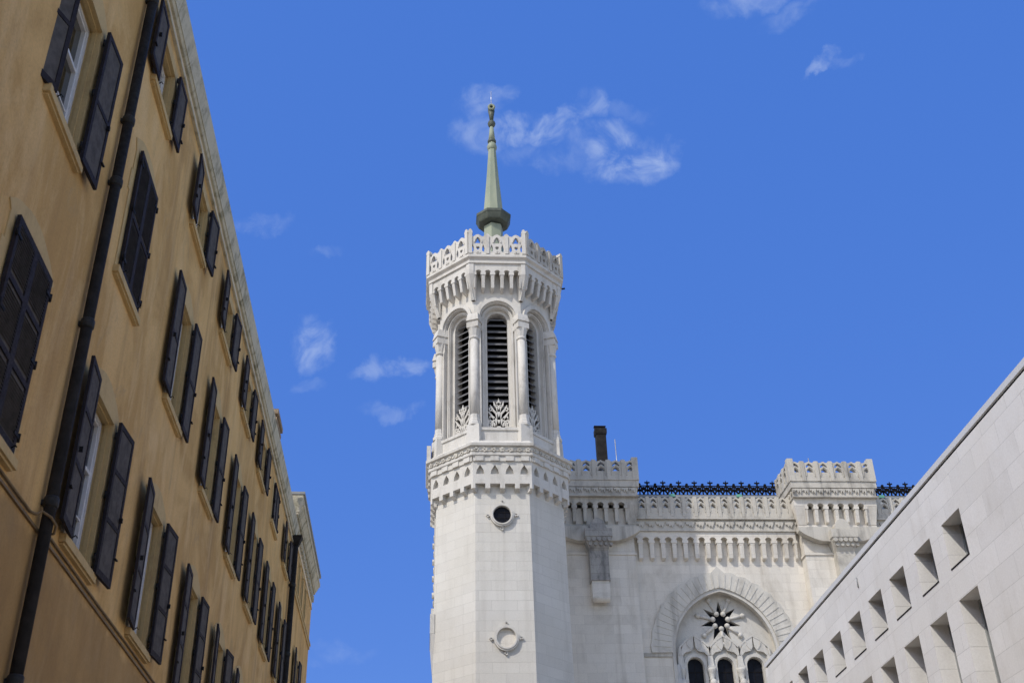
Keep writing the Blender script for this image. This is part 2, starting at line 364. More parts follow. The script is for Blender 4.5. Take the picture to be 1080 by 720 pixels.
# lower corbelled cornice
b = MB()
for k in range(8):
    F = face(k, 3.06); a1 = .30; w = sd8(3.06 + a1) / 2
    # hanging teeth with a small pointed niche between each pair
    p = 2 * w / 4; pts = [(-w, 24.62), (w, 24.62)]
    for i in reversed(range(4)):
        c = -w + p * (i + .5); g_ = p * .335
        pts += [(c + p / 2, 23.26), (c + g_, 23.26), (c + g_, 23.50), (c - g_, 23.50), (c - g_, 23.26)]
    pts.append((-w, 23.26))
    holes = [[(-w + p * (i + .5) - .2, 23.98), (-w + p * (i + .5) + .2, 23.98), (-w + p * (i + .5) + .16, 24.2), (-w + p * (i + .5), 24.46), (-w + p * (i + .5) - .16, 24.2)] for i in range(4)]
    b.poly(pts, holes, -.1, a1, F)
    b.poly(rect(-w + .05, w - .05, 23.95, 24.6), (), -.05, a1 - .2, F)
    for i in range(5):
        c = -w + p * i; u0, u1 = max(c - p * .15, -w), min(c + p * .15, w)
        b.hexa([(u0, 0), (u1, 0), (u1, .02), (u0, .02)], [(u0, 0), (u1, 0), (u1, a1 - .02), (u0, a1 - .02)], 23.12, 23.258, F)
    # dentil blocks below the frieze
    w2 = sd8(3.06 + .42) / 2; p2 = 2 * w2 / 4
    for i in range(4):
        c = -w2 + p2 * (i + .5)
        b.box(c - p2 * .27 - (.0), c + p2 * .27, .2, .42, 24.63, 24.86, F)
    b.box(-w2 + .06, w2 - .06, 0, .36, 24.625, 24.875, F)
b.build('corbel_table', 'carve', tower)
b = MB(); b.octo([(3.46, 24.88), (3.5, 24.92), (3.5, 25.02), (3.47, 25.04), (3.47, 25.33), (3.60, 25.37), (3.62, 25.5), (3.42, 25.56), (3.26, 25.78), (3.2, 25.8)], 0, 0)
b.build('cornice', 'carve', tower)
b = MB()
for k in VIS:
    F = face(k, 3.47); w = sd8(3.47) / 2
    for i in range(7):
        c = -w + 2 * w * (i + .5) / 7
        for q in range(5):
            t = q * 2 * math.pi / 5 + .3 + i * .4; r_ = .07 + .04 * random.random()
            b.lathe([(.0, 0), (.001, 0)], 0, 0, 3) if False else None
            cu, cz = c + math.cos(t) * .085, 25.185 + math.sin(t) * .07
            b.poly(circle(cu, cz, r_ * .62, 6), (), -.02, .05 + .03 * random.random(), F)
        b.stroke([(c - .2, 25.11), (c - .1, 25.16), (c, 25.11), (c + .1, 25.16), (c + .2, 25.11)], .03, -.02, .04, F)
b.build('frieze_carving', 'weather', tower)
# round windows of the shaft
def oculus(z, u, pane, back):
    F = Fr(0, -(3.075 + (23.6 - z) * .0102), 0)
    fr_ = MB()
    for i in range(20):
        t0, t1 = 2 * math.pi * i / 20, 2 * math.pi * (i + 1) / 20
    ring_o, ring_i = circle(u, z, .57, 28, .98), circle(u, z, .42, 28, .98)
    fr_.poly(ring_o, [ring_i], -.3, .14, F)
    fr_.poly(circle(u, z, .50, 28, .98), [circle(u, z, .44, 28, .98)], 0, .18, F)
    for t in (0, 90, 180, 270):
        c, s_ = math.cos(R(t)), math.sin(R(t))
        for d, r_ in ((.60, .07), (.70, .055), (.66, .05)):
            fr_.poly(circle(u + c * d + (s_ * .05 if d == .66 else 0), z + s_ * d + (c * .05 if d == .66 else 0), r_, 8), (), -.02, .09, F)
        fr_.stroke([(u + c * .5, z + s_ * .5), (u + c * .74, z + s_ * .74)], .05, -.02, .07, F)
    w_ = fr_.build('round_window', 'carve', tower)
    p_ = MB(); p_.poly(circle(u, z, .44, 28, .98), (), -.02, .012, F); p_.build('pane' if back == 'glass_blue' else 'blind_panel', back, w_)
    if pane:
        g_ = MB()
        for d in (-.14, .14):
            g_.box(u + d - .012, u + d + .012, .013, .04, z - .41, z + .41, F); g_.box(u - .42, u + .42, .014, .035, z + d - .012, z + d + .012, F)
        g_.build('glazing_bars', 'iron', w_)
oculus(22.0, -.04, True, 'glass_blue'); oculus(16.23, .04, False, 'churchwall')
# west side carvings that show against the sky
b = MB()
F = Fr(-3.1, 0, -90)
b.poly(rect(-.55, .55, 19.0, 23.0), (), -.1, .05, F)
for i in range(9):
    z = 19.2 + i * .42; b.poly(circle(-1.2, z, .16, 8), (), -.2, .08 + .05 * (i % 2), F)
F = Fr(-3.14, 0, -90)
b.box(-1.4, 1.4, -.05, .16, 17.0, 17.9, F); b.hexa([(-1.3, -.1), (1.3, -.1), (1.3, .02), (-1.3, .02)], [(-1.4, -.1), (1.4, -.1), (1.4, .14), (-1.4, .14)], 15.6, 16.99, F)
for i in range(6): b.poly(rect(-1.35 + i * .47, -1.1 + i * .47, 17.91, 18.2), (), -.05, .12, F)
b.build('side_carving', 'carve', tower)
# small pierced parapet at the west
b = MB(); F = face(-2, 3.5); w = sd8(3.5) / 2
b.poly([(-w, 25.5), (w, 25.5), (w, 26.35), (w * .6, 26.2), (w * .3, 26.38), (0, 26.2), (-w * .3, 26.38), (-w * .6, 26.2), (-w, 26.4)], [circle(-w * .62, 25.95, .14, 8), circle(0, 25.95, .14, 8), circle(w * .62, 25.95, .14, 8)], -.12, .08, F)
b.build('small_parapet', 'carve', tower)
# belfry
A = 2.93; OX = -.06
b = MB()
for k in range(8):
    F = face(k, A); w = sd8(A) / 2
    if k in (0, 1, 2, 6, 7):
        b.poly(rect(-w, w, 25.6, 35.6), [arched_hole(0, 26.62, 33.02, .86)], -.22, 0, F)
        w1 = sd8(A - .22) / 2; b.poly(rect(-w1, w1, 25.6, 35.4), [arched_hole(0, 26.64, 33.0, .68)], -.42, -.221, F)
        w2 = sd8(A - .42) / 2; b.poly(rect(-w2, w2, 25.6, 35.2), [arched_hole(0, 26.66, 32.98, .53)], -1.0, -.421, F)
    else: b.poly(rect(-w, w, 25.6, 35.6), (), -.4, 0, F)
b.octo([(2.85, 35.3), (2.85, 36.2)], 0, 0)
b.build('belfry_wall', 'carve', tower)
b = MB()
for k in VIS:
    F = face(k, A); w = sd8(A) / 2
    pts = arch(0, 33.0, 1.12, 1.16, 20); inn = arch(0, 33.0, .93, .95, 20)
    b.poly(pts + inn[::-1], (), -.02, .12, F)
    pts = arch(0, 33.0, .80, None, 20); inn = arch(0, 33.0, .72, None, 20)
    b.poly([(.80, 26.7)] + pts + [(-.80, 26.7), (-.72, 26.7)] + inn[::-1] + [(.72, 26.7)], (), -.23, -.16, F)
    # plinth under the opening and sill
    b.box(-.95, .95, -.1, .06, 25.78, 26.45, F); b.box(-.98, .98, -.1, .12, 26.452, 26.6, F)
    # thin side shafts of the opening
    for s_ in (-1, 1): b.box(s_ * .9 - .03, s_ * .9 + .03, -.02, .05, 26.62, 31.7, F)
b.build('arch_mouldings', 'carve', tower)
for k in VIS:
    F = face(k, A)
    sl_ = MB(); sl_.add([], [])
    i = 0; z = 28.0
    while z < 33.6:
        hw = .53 if z < 32.98 else math.sqrt(max(.53 ** 2 - (z - 32.98) ** 2, .01))
        # sloping slat, outer edge low
        vs = [F.p(-hw, -.62, z), F.p(hw, -.62, z), F.p(hw, -.62, z + .06), F.p(-hw, -.62, z + .06),
              F.p(-hw, -.95, z + .30), F.p(hw, -.95, z + .30), F.p(hw, -.95, z + .36), F.p(-hw, -.95, z + .36)]
        sl_.add(vs, [(0, 1, 2, 3), (5, 4, 7, 6), (3, 2, 6, 7), (0, 4, 5, 1), (1, 5, 6, 2), (0, 3, 7, 4)])
        z += .37
    lo = sl_.build('louvre', 'slate', tower)
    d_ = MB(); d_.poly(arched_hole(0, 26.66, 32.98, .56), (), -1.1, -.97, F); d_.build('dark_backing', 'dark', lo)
    # pierced scrollwork at the foot of the opening
    t_ = MB(); n0, n1 = -.52, -.44
    def st(pts, w_): t_.stroke(pts, [q * 1.3 for q in w_] if isinstance(w_, list) else w_ * 1.3, n0, n1, F)
    t_.box(-.53, .53, n0, n1 + .02, 26.62, 26.82, F)
    st([(0, 26.8), (0, 27.3), (0, 27.9), (0, 28.25)], [.17, .13, .1, .05])
    t_.poly([(-.09, 28.18), (0, 28.5), (.09, 28.18), (0, 28.08)], (), n0, n1, F)
    for s_ in (-1, 1):
        def arc(cx_, cz_, r_, a0, a1, n=9): return [(s_ * (cx_ + r_ * math.cos(R(a0 + (a1 - a0) * i / n))), cz_ + r_ * math.sin(R(a0 + (a1 - a0) * i / n))) for i in range(n + 1)]
        st(arc(.33, 27.02, .13, -100, 210), .06); st(arc(.33, 27.02, .035, 0, 360), .05)
        st([(s_ * .03, 26.95), (s_ * .15, 27.3), (s_ * .34, 27.5), (s_ * .5, 27.75)], [.10, .09, .08, .04])
        st([(s_ * .03, 27.3), (s_ * .12, 27.65), (s_ * .27, 27.82), (s_ * .42, 28.12)], [.09, .08, .08, .03])
        st([(s_ * .03, 27.75), (s_ * .1, 28.0), (s_ * .2, 28.12), (s_ * .24, 28.32)], [.08, .07, .07, .03])
        st([(s_ * .5, 26.82), (s_ * .49, 27.25), (s_ * .42, 27.5)], [.07, .06, .05])
        st([(s_ * .2, 27.4), (s_ * .26, 27.22), (s_ * .42, 27.25), (s_ * .47, 27.4)], [.06, .06, .06, .04])
        st([(s_ * .3, 27.85), (s_ * .42, 27.8), (s_ * .47, 27.9), (s_ * .4, 27.98)], .05)
        st([(s_ * .13, 28.05), (s_ * .05, 28.15), (s_ * .12, 28.28)], .045)
    t_.build('scrollwork', 'carve', tower)
# corner columns
RC = 3.15
for k in range(8):
    an = R(22.5 + 45 * k); cx, cy = OX + RC * math.sin(an), -RC * math.cos(an)
    if cy > 2.2: continue
    b = MB(); F = Fr(cx, cy, 22.5 + 45 * k)
    b.lathe([(.22, 27.3), (.21, 29), (.20, 31.7)], cx, cy, 14)
    cb = b.build('column', 'carve', tower)
    b = MB()
    b.hexa([(-.36, -.4), (.36, -.4), (.34, .30), (-.34, .30)], [(-.33, -.4), (.33, -.4), (.31, .27), (-.31, .27)], 25.6, 26.7, F)
    b.lathe([(.345, 26.7), (.345, 26.84), (.285, 26.9), (.285, 27.0), (.25, 27.06), (.24, 27.3)], cx, cy, 8, 0, False, .5)
    b.build('column_base', 'carve', cb)
    b = MB()
    b.lathe([(.21, 31.62), (.25, 31.66), (.25, 31.74), (.22, 31.78)], cx, cy, 14)
    b.lathe([(.22, 31.78), (.26, 31.95), (.33, 32.25)], cx, cy, 8, 0, False, .5)
    b.hexa([(-.33, -.45), (.33, -.45), (.31, .30), (-.31, .30)], [(-.33, -.45), (.33, -.45), (.31, .30), (-.31, .30)], 32.25, 32.55, F)
    b.hexa([(-.29, -.45), (.29, -.45), (.27, .25), (-.27, .25)], [(-.29, -.45), (.29, -.45), (.27, .25), (-.27, .25)], 32.55, 32.66, F)
    b.hexa([(-.35, -.45), (.35, -.45), (.33, .32), (-.33, .32)], [(-.35, -.45), (.35, -.45), (.27, .22), (-.27, .22)], 32.66, 33.1, F)
    b.build('capital', 'carve', cb)
# upper arcade, corner piers, cornice
b = MB()
for k in range(8):
    F = face(k, A); wf = sd8(A + .62) / 2
    arcade(b, F, -wf + .24, wf - .24, 35.95, 35.42, 34.45, 5, .56, .36)
    for s_ in (-1, 1):
        u0, u1 = sorted((s_ * (wf - .235), s_ * wf))
        b.hexa([(u0 * .92, 0), (u1 * .90, 0), (u1 * .9, .12), (u0 * .92, .12)], [(u0, 0), (u1, 0), (u1, .61), (u0, .61)], 33.95, 35.3, F)
        b.box(u0, u1, 0, .61, 35.301, 35.95, F)
b.build('upper_arcade', 'carve', tower)
b = MB(); b.octo([(3.42, 35.951), (3.58, 35.96), (3.58, 36.12), (3.54, 36.15), (3.57, 36.2), (3.70, 36.28), (3.70, 36.42), (3.68, 36.45), (3.2, 36.46)], OX, 0)
b.build('upper_cornice', 'carve', tower)
for k in range(8):
    b = MB(); F = face(k, 3.66); w = sd8(3.66) / 2; p = 2 * w / 3
    top = []; holes = []
    for i in range(3):
        c = -w + p * (i + .5)
        top += [(c - p / 2, 37.98 if i == 0 else 37.80), (c - p * .42, 37.95 if i == 0 else 37.76), (c - p * .36, 37.66), (c - p * .22, 37.60), (c - p * .14, 37.68), (c - .04, 37.74), (c + .04, 37.74), (c + p * .14, 37.68), (c + p * .22, 37.60), (c + p * .36, 37.66), (c + p * .42, 37.76 if i < 2 else 37.95)]
        holes.append([(c - .14, 37.16), (c + .14, 37.16), (c + .13, 37.34), (c + .06, 37.44), (c, 37.62), (c - .06, 37.44), (c - .13, 37.34)])
        holes.append([(c, 36.72), (c + .1, 36.86), (c + .06, 36.98), (c, 36.93), (c - .06, 36.98), (c - .1, 36.86)])
        for s_ in (-1, 1):
            holes.append([(c + s_ * .22, 36.66), (c + s_ * .33, 36.60), (c + s_ * .36, 36.84), (c + s_ * .28, 37.1), (c + s_ * .22, 36.9)])
    top.append((w, 37.98))
    b.poly([(-w, 36.455)] + top + [(w, 36.455)], holes, -.2, 0, F)
    for i in range(3):
        c = -w + p * (i + .5)
        b.poly(circle(c + .05, 36.55, .075, 8), (), 0, .05, F); b.poly(circle(c - .05, 36.55, .075, 8), (), 0, .05, F)
        b.stroke(arch(c, 37.2, .2, .36, 8), .06, 0, .05, F)
    for i in range(1, 3): b.box(-w + p * i - .09, -w + p * i + .09, -.02, .06, 36.47, 37.62, F)
    for s_ in (-1, 1): b.box(s_ * (w - .1) - .1, s_ * (w - .1) + .1, -.02, .07, 36.47, 37.9, F); b.poly([(s_ * (w - .1) - .13, 37.8), (s_ * (w - .1) + .13, 37.8), (s_ * (w - .1) + .1, 37.95), (s_ * (w - .1) + .03, 38.06), (s_ * (w - .1) - .06, 38.02)], (), -.2, .075, F)
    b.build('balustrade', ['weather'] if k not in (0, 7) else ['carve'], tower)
# spire of patinated copper
b = MB(); b.octo([(3.3, 36.47), (.9, 37.4), (.62, 37.6)], 0, 0); b.build('belfry_roof', 'zinc', tower)
b = MB(); b.lathe([(.60, 37.5), (.56, 40.95)], 0, 0, 6, 0, False, .25); spb = b.build('spire_base', 'copper', tower)
b = MB(); b.octo([(.58, 41.06), (.80, 41.09), (.84, 41.15), (.95, 41.44), (.98, 41.48), (.98, 41.64), (.94, 41.68), (.5, 41.72)], 0, 0); b.build('spire_collar', 'copper_dark', tower)
b = MB(); b.octo([(.565, 41.72), (.54, 42.15), (.36, 44.5), (.215, 46.78)], 0, 0)
sp = b.build('spire', 'copper', tower)
b = MB(); b.lathe([(.22, 46.72), (.28, 46.84), (.30, 47.0), (.26, 47.16), (.19, 47.28)], 0, 0, 14); b.build('knob', 'copper', sp)
b = MB(); b.lathe([(.19, 47.28), (.26, 47.38), (.26, 47.48), (.19, 47.52)], 0, 0, 14); b.build('ring', 'copper_dark', sp)
b = MB(); b.lathe([(.21, 47.5), (.16, 48.1), (.11, 48.6)], 0, 0, 10); b.lathe([(.11, 48.58), (.2, 48.7), (.245, 48.86), (.2, 49.0), (.1, 49.1)], 0, 0, 14, 1)
b.lathe([(.11, 49.1), (.15, 49.5), (.21, 49.9)], 0, 0, 10, 1)
for i in range(16):
    t = 2 * math.pi * i / 16; t2 = 2 * math.pi * (i + 1) / 16
    b.tube([(.16 * math.cos(t), -.2, 50.05 + .18 * math.sin(t)), (.16 * math.cos(t2), -.2, 50.05 + .18 * math.sin(t2))], .075, 8, 0)
b.lathe([(.1, 49.85), (.2, 50.0), (.21, 50.2), (.1, 50.38)], 0, .06, 12, 1)
b.build('finial', ['copper', 'copper_dark'], sp)
b = MB(); b.tube([(0, 0, 50.3), (0, 0, 51.55)], .022, 6); b.build('lightning_rod', 'steel', tower)
b = MB(); b.tube([(3.62, -.9, 36.2), (3.8, -.95, 36.2)], .045, 6); b.build('spout', 'iron', tower)

# ------------------------------------------------------------------ the church
church = thing('church', 'pale stone church flank beside the tower with battlemented buttresses and pointed traceried window', 'church', (17, 60, 0))
CX, CY = 17, 60
YF, YT = 58.1, 56.7
def cf(y, deg=0, x=0.): return Fr(x - CX, y - CY, deg)
# wall with the big pointed opening
FW = cf(YF)
b = MB()
big = arched_hole(15.48, 10.0, 18.2, 2.78, 3.4, 28)
b.poly(rect(4.5, 33, 0, 26.0), [big], -1.4, 0, FW)
b.build('wall', 'churchwall', church)
# parapet of the wall
def parapet(F, x0, x1, z0, z1, n, th=.28, nm='parapet', mt='weather', parent=church):
    mb = MB(); p = (x1 - x0) / n; top = []; holes = []
    for i in range(n):
        c = x0 + p * (i + .5); h = z1 - z0
        top += [(c - p / 2, z1), (c - p * .36, z1 - .02), (c - p * .30, z1 - .12), (c - p * .16, z1 - .10), (c, z1 - .03), (c + p * .16, z1 - .10), (c + p * .30, z1 - .12), (c + p * .36, z1 - .02)]
        zc = z1 - .36; a = p * .26
        holes.append([(c - a, zc), (c - a * .8, zc - .06), (c, zc + .06), (c + a * .8, zc - .06), (c + a, zc), (c + a * .6, zc + .13), (c, zc + .22), (c - a * .6, zc + .13)])
        zc -= .32
        holes.append([(c - a * .95, zc - .02), (c + a * .95, zc - .02), (c + a * .55, zc + .13), (c, zc + .22), (c - a * .55, zc + .13)])
    mb.poly([(x0, z0)] + top + [(x1, z1), (x1, z0)], holes, -th, 0, F)
    for i in range(n + 1):
        c = x0 + p * i; u0, u1 = max(c - .1, x0 + .002), min(c + .1, x1 - .002)
        mb.box(u0, u1, -.02, .05, z0 + .02, z1 - .06, F)
    mb.box(x0 + .002, x1 - .002, -.02, .03, z0 + .01, z0 + .1, F)
    for i in range(n):
        c = x0 + p * (i + .5)
        mb.stroke([(c - p * .3, z1 - .95), (c - p * .25, z1 - .55), (c, z1 - .38), (c + p * .25, z1 - .55), (c + p * .3, z1 - .95)], .05, -.01, .035, F)
    return mb.build(nm, mt, parent)
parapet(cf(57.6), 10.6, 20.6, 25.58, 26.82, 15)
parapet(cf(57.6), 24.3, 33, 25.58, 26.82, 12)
b = MB()
for x0, x1 in ((10.6, 20.6), (24.3, 33)):
    b.box(x0, x1, 0, .56, 25.45, 25.575, FW); b.box(x0, x1, 0, .40, 24.86, 25.448, FW); b.box(x0, x1, 0, .46, 24.78, 24.858, FW)
    n = int((x1 - x0) / .55)
    for i in range(n):
        c = x0 + (x1 - x0) * (i + .5) / n
        b.poly([(c - .25, 25.3), (c - .2, 25.12), (c - .12, 25.2), (c - .05, 25.02), (c + .04, 25.14), (c + .1, 24.98), (c + .2, 25.16), (c + .25, 25.3), (c, 25.34)], (), .38, .475, FW)
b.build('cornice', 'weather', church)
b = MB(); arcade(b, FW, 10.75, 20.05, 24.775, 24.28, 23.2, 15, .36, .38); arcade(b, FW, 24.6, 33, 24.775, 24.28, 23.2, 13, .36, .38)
b.build('corbel_arcade', 'churchwall', church)
# metal roof edge and iron cresting behind the parapet
b = MB(); b.add([(x - CX, y - CY, z) for x, y, z in [(4, 58.4, 26.0), (33, 58.4, 26.0), (33, 59.3, 27.5), (4, 59.3, 27.5), (33, 66, 29), (4, 66, 29), (4, 75, 25), (33, 75, 25)]], [(0, 1, 2, 3), (3, 2, 4, 5), (5, 4, 7, 6)])
b.build('roof', 'zinc', church)
b = MB(); FC = cf(59.25)
b.box(10, 33, -.1, .14, 27.42, 27.56, FC)
b.build('roof_edge', 'zinc', church)
for x in (13.7, 17.6, 20.5, 26, 29):
    b = MB(); b.box(x - .15, x + .15, .141, .2, 27.44, 27.6, FC); b.build('roof_clip', 'verdigris', church)
def cresting(x0, x1):
    mb = MB(); p = .445; n = int((x1 - x0) / p); p = (x1 - x0) / n; z0 = 27.57
    mb.box(x0, x1, -.05, .03, z0, z0 + .07, FC); mb.box(x0, x1, -.04, .02, z0 + .60, z0 + .64, FC)
    for i in range(n):
        c = x0 + p * (i + .5); tall = i % 2 == 0
        mb.stroke([(c, z0 + .05), (c, z0 + .62 + (.1 if tall else 0))], .075, -.04, .02, FC)
        for s_ in (-1, 1):
            mb.stroke([(c + s_ * p / 2, z0 + .07), (c + s_ * p * .42, z0 + .2), (c + s_ * p * .2, z0 + .3), (c, z0 + .34)], .085, -.04, .025, FC)
            mb.stroke([(c, z0 + .30), (c + s_ * p * .24, z0 + .38), (c + s_ * p * .26, z0 + .5), (c + s_ * p * .1, z0 + .58), (c, z0 + .6)], .085, -.04, .025, FC)
            mb.stroke([(c + s_ * p / 2, z0 + .36), (c + s_ * p * .38, z0 + .44), (c + s_ * p * .5, z0 + .54)], .10, -.04, .025, FC)
            mb.poly(circle(c + s_ * p * .3, z0 + .33, .07, 7), (), -.04, .03, FC)
        if tall:
            mb.poly([(c, z0 + .97), (c + .035, z0 + .84), (c + .14, z0 + .86), (c + .16, z0 + .79), (c + .05, z0 + .77), (c + .04, z0 + .66), (c - .04, z0 + .66), (c - .05, z0 + .77), (c - .16, z0 + .79), (c - .14, z0 + .86), (c - .035, z0 + .84)], (), -.04, .025, FC)
        else:
            mb.poly(circle(c, z0 + .69, .085, 8), (), -.04, .025, FC)
    return mb.build('iron_cresting', 'cresting', church)
cresting(11.2, 20.4); cresting(24.6, 33)
# hood of the big window: voussoirs with a stepped outer edge
b = MB(); n = 34
o_ = arch(15.48, 18.2, 3.95, 4.35, n); i_ = arch(15.48, 18.2, 2.86, 3.49, n)
out = []
for i, (x, z) in enumerate(o_):
    q = i_[i]; dx, dz = x - q[0], z - q[1]; l = math.hypot(dx, dz); e = .10 * (1 if i % 2 else 0) * (.4 if z < 20.5 else 1)
    if i == n // 2: e = .32
    out.append((x + dx / l * e, z + dz / l * e))
b.poly(out + i_[::-1], (), -.05, .14, FW)
for i in range(1, n):
    x, z = i_[i]; X, Z = o_[i]
    b.stroke([(x + (X - x) * .04, z + (Z - z) * .04), (x + (X - x) * .9, z + (Z - z) * .9)], [.05, .09], .10, .165, FW)
hood = b.build('window_hood', 'hood', church)
for q0, q1 in ((10.8, 12.6), (18.4, 20.1)): b = MB(); b.box(q0, q1, -.02, .07, 18.0, 18.2, FW); b.build('string_course', 'weather', church)
b = MB()
rr = arch(15.48, 18.2, 2.86, 3.49, 28); ri = arch(15.48, 18.2, 2.70, 3.30, 28)
b.poly([(18.34, 10)] + rr + [(12.62, 10), (12.78, 10)] + ri[::-1] + [(18.18, 10)], (), -.2, .06, FW)
for s_ in (-1, 1): b.tube([(15.48 + s_ * 2.62 - CX, YF + .1 - CY, 10), (15.48 + s_ * 2.62 - CX, YF + .1 - CY, 17.6)], .16, 10)
b.build('window_moulding', 'carve', church)
# tympanum with the star and the three lancets
win = None
b = MB(); FTy = cf(YF + .55)
star = []
for i in range(14):
    t = R(90 + i * 360 / 14); r_ = 1.12 if i % 2 == 0 else .44
    star.append((15.5 + r_ * math.cos(t), 20.05 + r_ * math.sin(t)))
lanc = [arched_hole(c, 10.05, 17.68, .42) for c in (13.9, 15.48, 17.07)]
b.poly([(18.3, 10)] + arch(15.48, 18.2, 2.8, 3.42, 28) + [(12.66, 10)], [star] + lanc, -.3, 0, FTy)
win = b.build('window_tracery', 'carve', church)
b = MB()
for i in range(7):
    t = R(90 + 180 / 7 + i * 360 / 7)
    c, s_ = math.cos(t), math.sin(t); P = lambda r_: (15.5 + r_ * c - CX, YF + .50 - CY, 20.05 + r_ * s_)
    b.tube([P(.42), P(1.22)], .085, 8)
    for r_, q in ((.42, .15), (1.25, .15)):
        x, y, z = P(r_); b.lathe([(.02, z - q), (q * .8, z - q * .6), (q, z), (q * .8, z + q * .6), (.02, z + q)], x, y, 10)
b.build('star_bars', 'carve', win)
b = MB()
for c in (13.9, 15.48, 17.07):
    o1 = arch(c, 17.68, .62, .64, 14); i1 = arch(c, 17.68, .45, None, 14)
    b.poly([(c + .6, 15.4)] + o1 + [(c - .6, 15.4), (c - .45, 15.4)] + i1[::-1] + [(c + .45, 15.4)], (), 0, .1, FTy)
    # pair of leaves meeting over each lancet
    for s_ in (-1, 1):
        b.poly([(c + s_ * .17, 18.42), (c + s_ * .05, 18.62), (c + s_ * .03, 18.95), (c + s_ * .02, 19.22), (c + s_ * .34, 18.98), (c + s_ * .62, 18.7), (c + s_ * .74, 18.35), (c + s_ * .72, 18.12), (c + s_ * .5, 18.34)], (), 0, .2, FTy)
        b.stroke([(c + s_ * .2, 18.5), (c + s_ * .36, 18.72), (c + s_ * .4, 18.92)], .05, .18, .235, FTy)
        b.stroke([(c + s_ * .74, 18.1), (c + s_ * .8, 17.9), (c + s_ * .7, 17.78)], .07, 0, .2, FTy)
        b.stroke([(c + s_ * .02, 19.2), (c + s_ * .4, 18.98), (c + s_ * .78, 18.62), (c + s_ * .82, 18.2)], .09, .1, .22, FTy)
b.build('lancet_gables', 'carve', win)
b = MB()
for x in (13.11, 14.69, 16.27, 17.86):
    y = YF + .42 - CY; b.lathe([(.13, 10), (.12, 16.9), (.17, 16.95), (.13, 17.02), (.2, 17.25), (.25, 17.4), (.25, 17.5)], x - CX, y, 10)
    b.box(x - .2, x + .2, -.05, .3, 17.5, 17.62, FTy); b.hexa([(x - .16, 0), (x + .16, 0), (x + .16, .25), (x - .16, .25)], [(x - .1, 0), (x + .1, 0), (x + .1, .14), (x - .1, .14)], 17.62, 18.6, FTy)
    b.lathe([(.02, 16.45), (.16, 16.55), (.2, 16.7), (.16, 16.85), (.02, 16.95)], x - CX, y - .2, 10)
b.build('colonnettes', 'carve', win)
for c in (13.9, 15.48, 17.07):
    g_ = MB(); g_.poly(arched_hole(c, 10.02, 17.68, .44), (), -.27, -.22, FTy); w_ = g_.build('lancet_window', 'glass_blue', church)
    g_ = MB()
    for z in range(12): g_.box(c - .42, c + .42, -.219, -.19, 11 + z * .58, 11.03 + z * .58, FTy)
    g_.box(c - .015, c + .015, -.2195, -.195, 10.9, 17.9, FTy)
    g_.build('glazing_bars', 'iron', w_)
g_ = MB(); g_.poly([(15.5 + 1.3 * math.cos(R(i * 30)), 20.05 + 1.3 * math.sin(R(i * 30))) for i in range(12)], (), -.4, -.31, FTy); g_.build('star_window', 'glass_blue', church)

